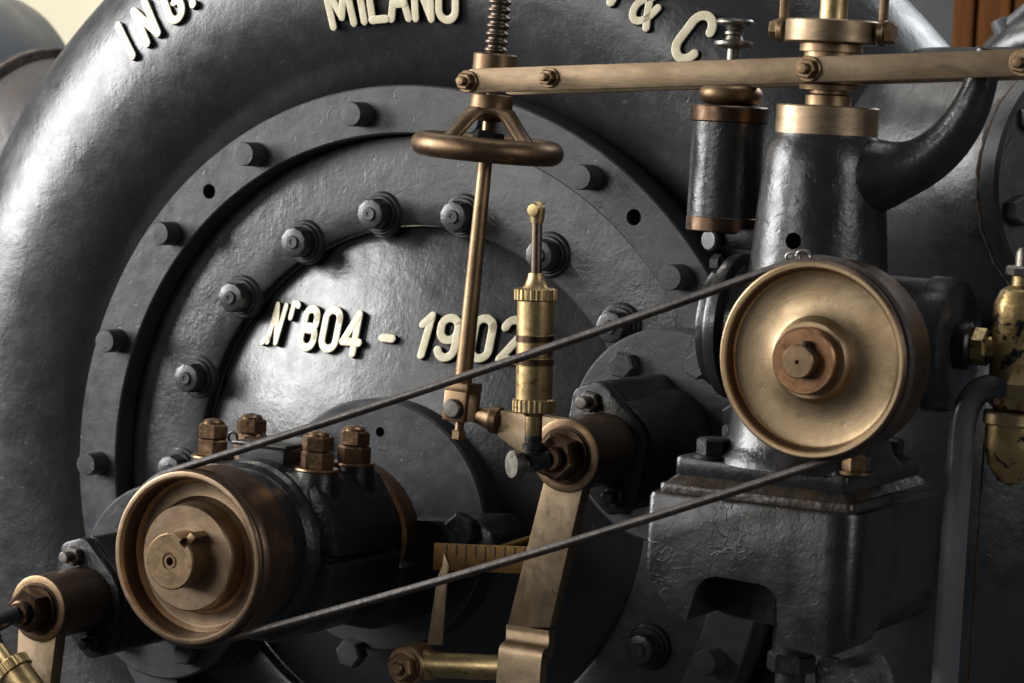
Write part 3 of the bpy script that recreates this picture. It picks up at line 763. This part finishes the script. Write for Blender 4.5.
crank = thing('crank_lever', 'bronze two-armed crank with wide lower arm beside brass lubricator', 'crank lever', (RHX, -.24, RHZ), 'crank levers')
c = V((RHX, 0, RHZ)); m = MB(); hub(m, c); m.build('hub', RIM, crank)
MB().lathe([(.0405, -.288), (.0405, -.2915), (.038, -.2925), (.030, -.2925)], c, Y, 64).build('hub_face', BRONZE, crank)
hubnut(crank, c)
y_ = -.2900
pts = [at(546, 470, y_), at(598, 470, y_), at(549, 628, y_), at(506, 628, y_)]
def polyXZ(m, pts, y0, y1, bev=.001, r=0):
    m.prism([(p.x, p.z) for p in pts], V((0, y0, 0)), X, Z, Y * (y1 - y0), r=r, bev=bev)
m = MB(); polyXZ(m, [V((RHX - .028, 0, RHZ - .005)), V((RHX + .028, 0, RHZ - .005))] + [ pts[2], pts[3], pts[0]], -.2885, -.268)
m.build('lower_arm', ARMM, crank)
# the step: sloping cranked bend then the clamp plate
yf = -.312
P0, P1 = at(506, 628, -.2885), at(549, 628, -.2885); Q0, Q1 = at(498, 645, yf), at(541, 651, yf)
m = MB()
pr_ = smooth_pts([(-.2887, P0.z + .004), (-.2887, P0.z - .004), (-.294, P0.z - .014), (-.306, Q0.z + .002), (yf, Q0.z - .010), (yf, Q0.z - .12)], 3)
kk = len(pr_); rr = []
for j, (yy, zz) in enumerate(pr_):
    f = min(1, max(0, (P0.z - zz) / (P0.z - Q0.z))); xl = P0.x * (1 - f) + Q0.x * f; xr = P1.x * (1 - f) + Q1.x * f
    a_ = pr_[max(0, j - 1)]; b_ = pr_[min(kk - 1, j + 1)]; tn = V((b_[0] - a_[0], b_[1] - a_[1])).normalized()
    ny, nz_ = -tn[1], tn[0]
    th = .016; ids = []
    for x_, o_ in ((xl, 0), (xr, 0), (xr, th), (xl, th)):
        m.v.append(V((x_, yy - tn[1] * o_, zz + tn[0] * o_))); ids.append(len(m.v) - 1)
    rr.append(ids)
for A_, B_ in zip(rr, rr[1:]):
    for q in range(4): m.f.append((A_[q], A_[(q + 1) % 4], B_[(q + 1) % 4], B_[q]))
m.f.append(tuple(rr[0])); m.f.append(tuple(reversed(rr[-1])))
m.build('clamp_end', ARMM, crank)
# upper left arm to the fork of the rod
y2 = -.278
a1, a2, a3, a4 = at(497, 410, y2), at(497, 436, y2), at(560, 462, y2), at(556, 414, y2)
m = MB(); polyXZ(m, [a2, V((RHX - .01, 0, RHZ - .034)), V((RHX, 0, RHZ + .038)), a1], y2, y2 + .018, bev=.0015); m.build('upper_arm', ARMM, crank)
tip = at(466, 412, -.272); b_ = at(500, 421, -.272)
m = MB(); dd = (b_ - tip).normalized(); m.lathe([(0, -.012), (.0085, -.012), (.0085, .012), (.0105, .022), (.0135, .034), (.0155, .036), (.0155, .044), (.012, .046), (0, .046)], tip, dd, 36); m.build('pin_arm', BRONZE, crank)

lev = thing('crank_lever', 'bronze crank partly cut off by the lower left corner of the frame', 'crank lever', (LHX, -.24, LHZ), 'crank levers')
c = V((LHX, 0, LHZ)); m = MB(); hub(m, c); m.build('hub', RIM, lev)
MB().lathe([(.0405, -.288), (.0405, -.2915), (.038, -.2925), (.030, -.2925)], c, Y, 64).build('hub_face', BRONZE, lev)
hubnut(lev, c)
m = MB(); polyXZ(m, [V((LHX - .03, 0, LHZ)), V((LHX + .03, 0, LHZ)), V((LHX + .010, 0, LHZ - .20)), V((LHX - .035, 0, LHZ - .20))], -.2885, -.268); m.build('lower_arm', ARMM, lev)

# ------------------------------------------------------------------ brass lubricators
def lubricator(label, base, axis, side, elbow_to, handle=True):
    t = thing('grease_lubricator', label, 'lubricator', base, 'brass lubricators')
    ax = V(axis).normalized()
    def knurl(h0, h1, R):
        m = MB(); a, e1, e2 = frame(ax); nn = 96; rings = []
        for h, k_ in ((h0, .90), (h0 + .0015, 1), (h1 - .0015, 1), (h1, .90)):
            ids = []
            for i in range(nn):
                rr_ = R * k_ * (1 + (.028 if i % 4 < 2 else -.028)); tt = 2 * PI * i / nn
                m.v.append(V(base) + ax * h + e1 * rr_ * math.cos(tt) + e2 * rr_ * math.sin(tt)); ids.append(len(m.v) - 1)
            rings.append(ids)
        for A_, B_ in zip(rings, rings[1:]):
            for i in range(nn): m.f.append((A_[i], A_[(i + 1) % nn], B_[(i + 1) % nn], B_[i]))
        m.f.append(tuple(rings[0])); m.f.append(tuple(rings[-1])); return m
    MB().lathe([(0, .028), (.0085, .028), (.0095, .030), (.0095, .050), (.013, .054), (0, .055)], base, ax, 36).build('neck', BRASS, t)
    knurl(.054, .069, 0.0228).build('knurled_ring', BRASS, t, ang=20)
    b = MB(); b.lathe([(0, .068), (.0200, .068), (.0200, .105), (.0206, .1055), (.0206, .113), (.0200, .1135), (.0200, .130), (.0206, .1305), (.0206, .138), (.0200, .1385), (.0200, .176), (0, .176)], base, ax, 64); b.build('barrel', BRASS, t)
    for h in (.1057, .1307): MB().lathe([(.0204, h), (.0209, h + .0005), (.0209, h + .0068), (.0204, h + .0073)], base, ax, 64).build('band', COPPER, t)
    knurl(.175, .189, 0.0228).build('knurled_cap', BRASS, t, ang=20)
    MB().lathe([(.016, .188), (.0125, .192), (.0095, .199), (.0085, .205), (0, .206)], base, ax, 40).build('cap_neck', BRASS, t)
    if handle:
        pp = [V(base) + ax * h for h in (.2, .24, .262)]
        MB().tube(pp, .0058, 20).build('plunger_rod', SCREWM, t)
        q = V(base) + ax * .265
        m = MB(); m.tube([q - ax * .006, q + ax * .006, q + ax * .012 - Y * .001, q + ax * .0155 - Y * .003 + side * .001], [.0068, .0085, .0085, .004], 20); m.lathe([(0, -.004), (.0065, -.003), (.007, 0), (.0065, .003), (0, .004)], q + ax * .008 - Y * .008, Y, 20)
        m.build('plunger_knob', BRASS, t)
    f = MB(); f.lathe([(0, -.004), (.0125, -.004), (.0125, .008), (.0095, .010), (.0095, .013), (.0118, .014), (.0118, .020), (.0095, .022), (.0095, .029), (0, .03)], base, ax, 28)
    f.tube([V(base), V(base) * .4 + V(elbow_to) * .6, V(elbow_to)], [.0115, .0105, .0095], 20)
    fo = f.build('elbow_fitting', BLACK, t)
    return t, fo
lb = V((.3600, -.336, .097))
t, fo = lubricator('brass grease lubricator standing upright on the crank hub', lb, V((-.038, .0, 1)), X, V((RHX, -.327, RHZ)))
q = at(521, 466, -.352); q0_ = lb + V((0, 0, -.002))
m = MB(); dd = V((-.55, -.83, 0)).normalized(); m.lathe([(0, -.002), (.009, -.002), (.009, .014), (.0148, .015), (.0155, .0165), (.0155, .025), (.0145, .0265), (0, .027)], q0_, dd, 36); m.build('screw_plug', STEEL, fo)
lb2 = V((LHX - .040, -.352, LHZ - .004))
lubricator('brass grease lubricator tilted downwards at the lower left corner', V((LHX - .030, -.355, LHZ - .020)), V((.80, .0, -.75)), X, V((LHX, -.327, LHZ)), handle=False)

# ------------------------------------------------------------------ link rod, pointer and scale
lk = thing('link_rod', 'round brass link rod with eye and hex nut at the bottom edge', 'link rod', at(450, 668, -.29))
yl = -.292
e0, e1_ = at(413, 664, yl), at(510, 668, yl)
m = MB(); dd = (e1_ - e0).normalized(); m.lathe([(.0, .0), (.0165, .0), (.0175, .012), (.0165, .026), (.0145, .030), (.0142, .15), (0, .15)], e0, dd, 40); m.build('rod', BRASS, lk)
m = MB(); m.lathe([(0, .018), (.022, .018), (.0235, .016), (.0235, -.016), (.022, -.018), (0, -.018)], e0, Y, 48); m.build('eye', BRONZE, lk)
q = e0 - Y * .018
m = MB(); m.lathe([(0, 0), (.0185, 0), (.0185, .003), (0, .004)], q, -Y, 36); m.hexa(q - Y * .003, -Y, .0165, .012, rot=.2); m.lathe([(.0075, .012), (.0075, .020), (.006, .0215), (0, .0215)], q, -Y, 24); m.build('hex_nut', BRONZE, lk)
pt = thing('pointer', 'thin upright brass pointer rising from the eye of link rod', 'pointer', at(435, 645, -.29))
yp = -.292
m = MB(); polyXZ(m, [at(427, 645, yp), at(442, 645, yp), at(447, 578, yp), at(449, 566, yp), at(444, 553, yp), at(442, 566, yp), at(437, 578, yp)], yp, yp + .004, bev=.0005); m.build('pointer_blade', ARMM, pt)
sr = thing('position_scale', 'brass ruler strip with engraved division marks behind the crank arm', 'scale', at(480, 560, -.262))
ysr = -.264
s0_, s1_ = at(434, 543, ysr), at(560, 548, ysr); sh_ = at(434, 571, ysr)
m = MB(); m.prism([(0, 0), ((s1_ - s0_).length, 0), ((s1_ - s0_).length, -.031), (0, -.031)], s0_, (s1_ - s0_).normalized(), Z, Y * .004, bev=.0006); m.build('scale_bar', RULER, sr)
m = MB(); sd = (s1_ - s0_).normalized()
for i in range(9):
    o_ = s0_ + sd * (.017 + i * .0125) - Y * .0006; hh = .011 if i % 2 else .017
    m.prism([(-.0006, 0), (.0006, 0), (.0006, -hh), (-.0006, -hh)], o_ - Z * .0015, sd, Z, Y * .0005)
m.build('division_marks', HOLE, sr)
m = MB(); m.cyl(at(500, 549, -.255), at(572, 526, -.19), .0045, 16); m.build('support_pin', RULER, sr)

# ------------------------------------------------------------------ dashpot
dx, dyy = .520, -.225
dsh = thing('dashpot', 'black dashpot cylinder with copper end rings hanging beside the governor column', 'dashpot', (dx, dyy, .36))
o = V((dx, dyy, 0))
MB().lathe([(0, .372), (.0405, .372), (.0405, .474), (0, .474)], o, Z, 80).build('cylinder', GOV, dsh)
MB().lathe([(.038, .356), (.0395, .356), (.041, .3575), (.041, .3715), (.0395, .373), (.038, .373)], o, Z, 80).build('lower_ring', COPPER, dsh)
MB().lathe([(0, .3565), (.039, .3565)], o, Z, 64).build('bottom', BLACK, dsh)
MB().lathe([(.03, .474), (.0405, .474), (.0420, .4755), (.0420, .4905), (.0405, .492), (0, .4925)], o, Z, 80).build('upper_ring', COPPER, dsh)
MB().lathe([(0, .4922)] + [(.022 + .0125 * math.cos(t), .504 + .0115 * math.sin(t)) for t in [-PI / 2 + PI * i / 16 for i in range(17)]] + [(0, .5155)], o, Z, 64).build('bulging_collar', BRONZE, dsh)
MB().lathe([(0, .515), (.007, .515), (.007, .553), (.013, .554), (.0205, .557), (.021, .559), (.0205, .561), (.010, .563), (.0085, .567), (.0105, .569), (.0105, .5715), (.0085, .573), (.010, .577), (.019, .579), (.0205, .581), (.0205, .583), (.019, .585), (0, .586)], o, Z, 56).build('disc_knob', STEEL, dsh)
q = at(714, 240, dyy - .03)
m = MB(); m.box(q + V((.025, .012, .003)), .06, .02, .022, .003); bk = m.build('bracket', BLACK, dsh)
m = MB(); m.lathe([(0, 0), (.0115, 0), (.012, .001), (.012, .007), (.010, .009), (0, .0092)], q, V((-.35, -.93, 0)), 28); m.build('bolt', FLANGE, bk, loc=q)

# ------------------------------------------------------------------ relief valve and pipe at right
vv = thing('brass_valve', 'brass valve body with worn black paint at the right edge', 'valve', at(1022, 330, -.27))
vx = at(1019, 330, -.27); o = V((vx.x, -.268, 0)); vz = vx.z
m = MB(); m.lathe([(0, vz - .085), (.018, vz - .085), (.0275, vz - .075), (.0285, vz + .0), (.0275, vz + .026), (.0215, vz + .040), (.012, vz + .045), (0, vz + .045)], o, Z, 56, r=.004); m.build('body', WORN, vv)
MB().lathe([(0, vz + .044), (.011, vz + .044), (.011, vz + .056), (0, vz + .056)], o, Z, 40).build('gland', BRASS, vv)
m = MB(); m.hexa(o + Z * (vz + .055), Z, .0175, .010, rot=.3); m.lathe([(0, .065), (.009, .065), (.0085, .078), (.006, .083), (0, .084)], o + Z * vz, Z, 28); m.build('spindle_cap', STEEL, vv)
MB().lathe([(0, vz - .083), (.030, vz - .083), (.0315, vz - .085), (.0315, vz - .095), (.030, vz - .097), (0, vz - .097)], o, Z, 56).build('ring', BRASS, vv)
MB().lathe([(0, vz - .16), (.012, vz - .155), (.024, vz - .138), (.0285, vz - .118), (.0285, vz - .096), (0, vz - .096)], o, Z, 56).build('lower_bowl', WORN, vv)
nn_ = V((.842, -.275, .218)); nn_ = at(1010, 388, -.285)
m = MB(); m.hexa(nn_ + X * .004, X, .0265, .024, rot=.3); m.build('pipe_nut', BRASS, vv)
q = V((.829, PY_ - .005, hz + .002))
m = MB(); m.hexa(q, X, .0195, .016, rot=.1); m.cyl(q + X * .012, q + X * .05, .0125, 24); m.build('side_union', WORN, vv)
pp_ = thing('bent_pipe', 'dark bent pipe dropping from the brass valve at right edge', 'pipe', at(955, 683, -.285))
pth = [nn_ + X * .006, nn_ - X * .018, nn_ - X * .040 - Z * .004, V((.8245, nn_.y, nn_.z - .022)), V((.8215, nn_.y, nn_.z - .055)), V((.8205, nn_.y, nn_.z - .12)), V((.8190, nn_.y, nn_.z - .45))]
pth[2] = nn_ + V((-.034, 0, -.004)); x0 = nn_.x - .047
pth = [nn_ + X * .006, nn_ - X * .012, nn_ - X * .026 - Z * .002, nn_ + V((-.039, 0, -.012)), nn_ + V((-.046, 0, -.030)), nn_ + V((-.048, 0, -.055)), nn_ + V((-.049, 0, -.15)), nn_ + V((-.049, 0, -.50))]
def sm3(P, it=2):
    for _ in range(it):
        q = [P[0]]
        for a, b in zip(P, P[1:]): q += [a.lerp(b, .25), a.lerp(b, .75)]
        P = q + [P[-1]]
    return P
MB().tube(sm3(pth, 3), .0135, 28, ref=Y).build('pipe', PIPEM, pp_)
m = MB(); m.tube([nn_ + V((-.030, .02, -.06)), nn_ + V((-.030, .02, -.5))], .0012, 8); m.build('thin_wire', RULER, pp_)

# rough stone below the governor
rk = at(855, 668, -.24)
m = MB()
bmm = bmesh.new(); bmesh.ops.create_icosphere(bmm, subdivisions=4, radius=1)
for v in bmm.verts:
    n = v.co.copy(); k_ = 1 + .10 * math.sin(n.x * 5 + 1) * math.sin(n.y * 4) + .06 * math.sin(n.z * 9 + n.x * 6)
    n = V((max(-.8, min(.8, n.x)), max(-.8, min(.8, n.y)), max(-.78, min(.72, n.z)))) * k_
    m.v.append(V((rk.x + n.x * .043, rk.y + n.y * .06, rk.z - .032 + n.z * .055)))
m.f = [tuple(v.index for v in f.verts) for f in bmm.faces]; bmm.free()
st = m.build('stone_block', ROCK, None, loc=rk)
st['label'] = 'rough speckled grey stone at the bottom edge under the governor block'; st['category'] = 'stone'

# ------------------------------------------------------------------ background
def wall(px0, px1, yy, m_, name, ztop=2.2, zbot=-1.6, th=.1):
    a, b = at(px0, 200, yy), at(px1, 200, yy)
    mb = MB(); mb.box(V(((a.x + b.x) / 2, yy + th / 2, (ztop + zbot) / 2)), b.x - a.x, th, ztop - zbot, .002)
    return mb.build(name, m_, None)
wl = wall(-900, 420, 2.4, WALLM, 'back_wall'); wl['kind'] = 'structure'
wl = wall(421, 1500, 2.5, DARKWALL, 'back_wall'); wl['kind'] = 'structure'
wd = thing('wooden_panel', 'orange brown wooden panelling out of focus at upper right', 'panelling', at(980, 60, 2.2))
for i, (p0, p1) in enumerate(((948, 972), (973, 1008), (1009, 1090))):
    a, b = at(p0, 60, 2.2), at(p1, 60, 2.2)
    m = MB(); m.box(V(((a.x + b.x) / 2, 2.22, a.z - .3)), b.x - a.x - .006, .04, 1.6, .006); m.build('board', WOOD, wd)
q = at(1045, 90, 1.3)
dp_ = thing('distant_pipe', 'blurred dark grey pipe bend behind the casing at upper right', 'pipe', q)
MB().torus(q + V((0, 0, -.02)), V((-.3, -1, 0)), .10, .045, 64, 24).build('pipe_bend', IRON, dp_)
m = MB(); m.cyl(at(1004, 30, 1.3), at(1040, 0, 1.3), .012); m.cyl(at(1000, 20, 1.3), at(1008, 40, 1.3), .016); m.build('fitting', PIPEM, dp_)
q = at(-62, 112, 1.2)
ds = thing('distant_casing', 'blurred pale blue grey machine casing behind collar at upper left', 'turbine casing', q)
MB().lathe([(0, -.28), (.12, -.27), (.19, -.23), (.235, -.15), (.245, 0), (.235, .15), (0, .28)], q, Y, 96, r=.03).build('casing_body', BLUEGREY, ds)
fbq = at(11, 70, .30)
MB().hexa(fbq - Z * .03, Z, .016, .04).build('bolt', STEEL, casing, loc=fbq)

# ------------------------------------------------------------------ light
w_ = bpy.data.worlds.new('World'); sc.world = w_; w_.use_nodes = True
w_.node_tree.nodes['Background'].inputs[0].default_value = (.80, .88, 1, 1)
w_.node_tree.nodes['Background'].inputs[1].default_value = .058
def area(name, loc, target, sx, sy, power, col):
    l = bpy.data.lights.new(name, 'AREA'); l.shape = 'RECTANGLE'; l.size = sx; l.size_y = sy; l.energy = power; l.color = col
    o = bpy.data.objects.new(name, l); COL.objects.link(o); o.location = loc
    o.rotation_euler = (V(target) - V(loc)).to_track_quat('-Z', 'Y').to_euler()
    return o
area('window_light', (-2.75, -1.42, 1.15), (0, 0, .15), 1.9, 2.0, 232, (1, .99, .975))
area('front_window_light', (-1.3, -3.6, 1.0), (.3, 0, .1), 1.2, 1.2, 28, (1, .98, .95))
area('right_fill_light', (3.6, -1.3, 1.3), (.6, 0, .2), 1.0, 1.4, 22, (.97, .98, 1))  # added fill lamp, brightens the right-hand sides
area('high_area_light', (.4, .3, 3.0), (.2, .1, .2), 1.6, 1.0, 18, (.95, .97, 1))  # area light high above the casing, aimed down
area('rear_window_light', (1.15, 1.95, 1.75), (.75, .2, .5), 1.2, .9, 25, (.93, .97, 1))
area('wall_fill_light', (-1.6, .9, 2.6), (-1.6, 2.4, .9), 1.0, .6, 34, (1, .96, .86))  # lamp added out of view to brighten the cream wall

sc.view_settings.view_transform = 'Standard'; sc.view_settings.look = 'None'
sc.view_settings.exposure = 0; sc.view_settings.gamma = 1
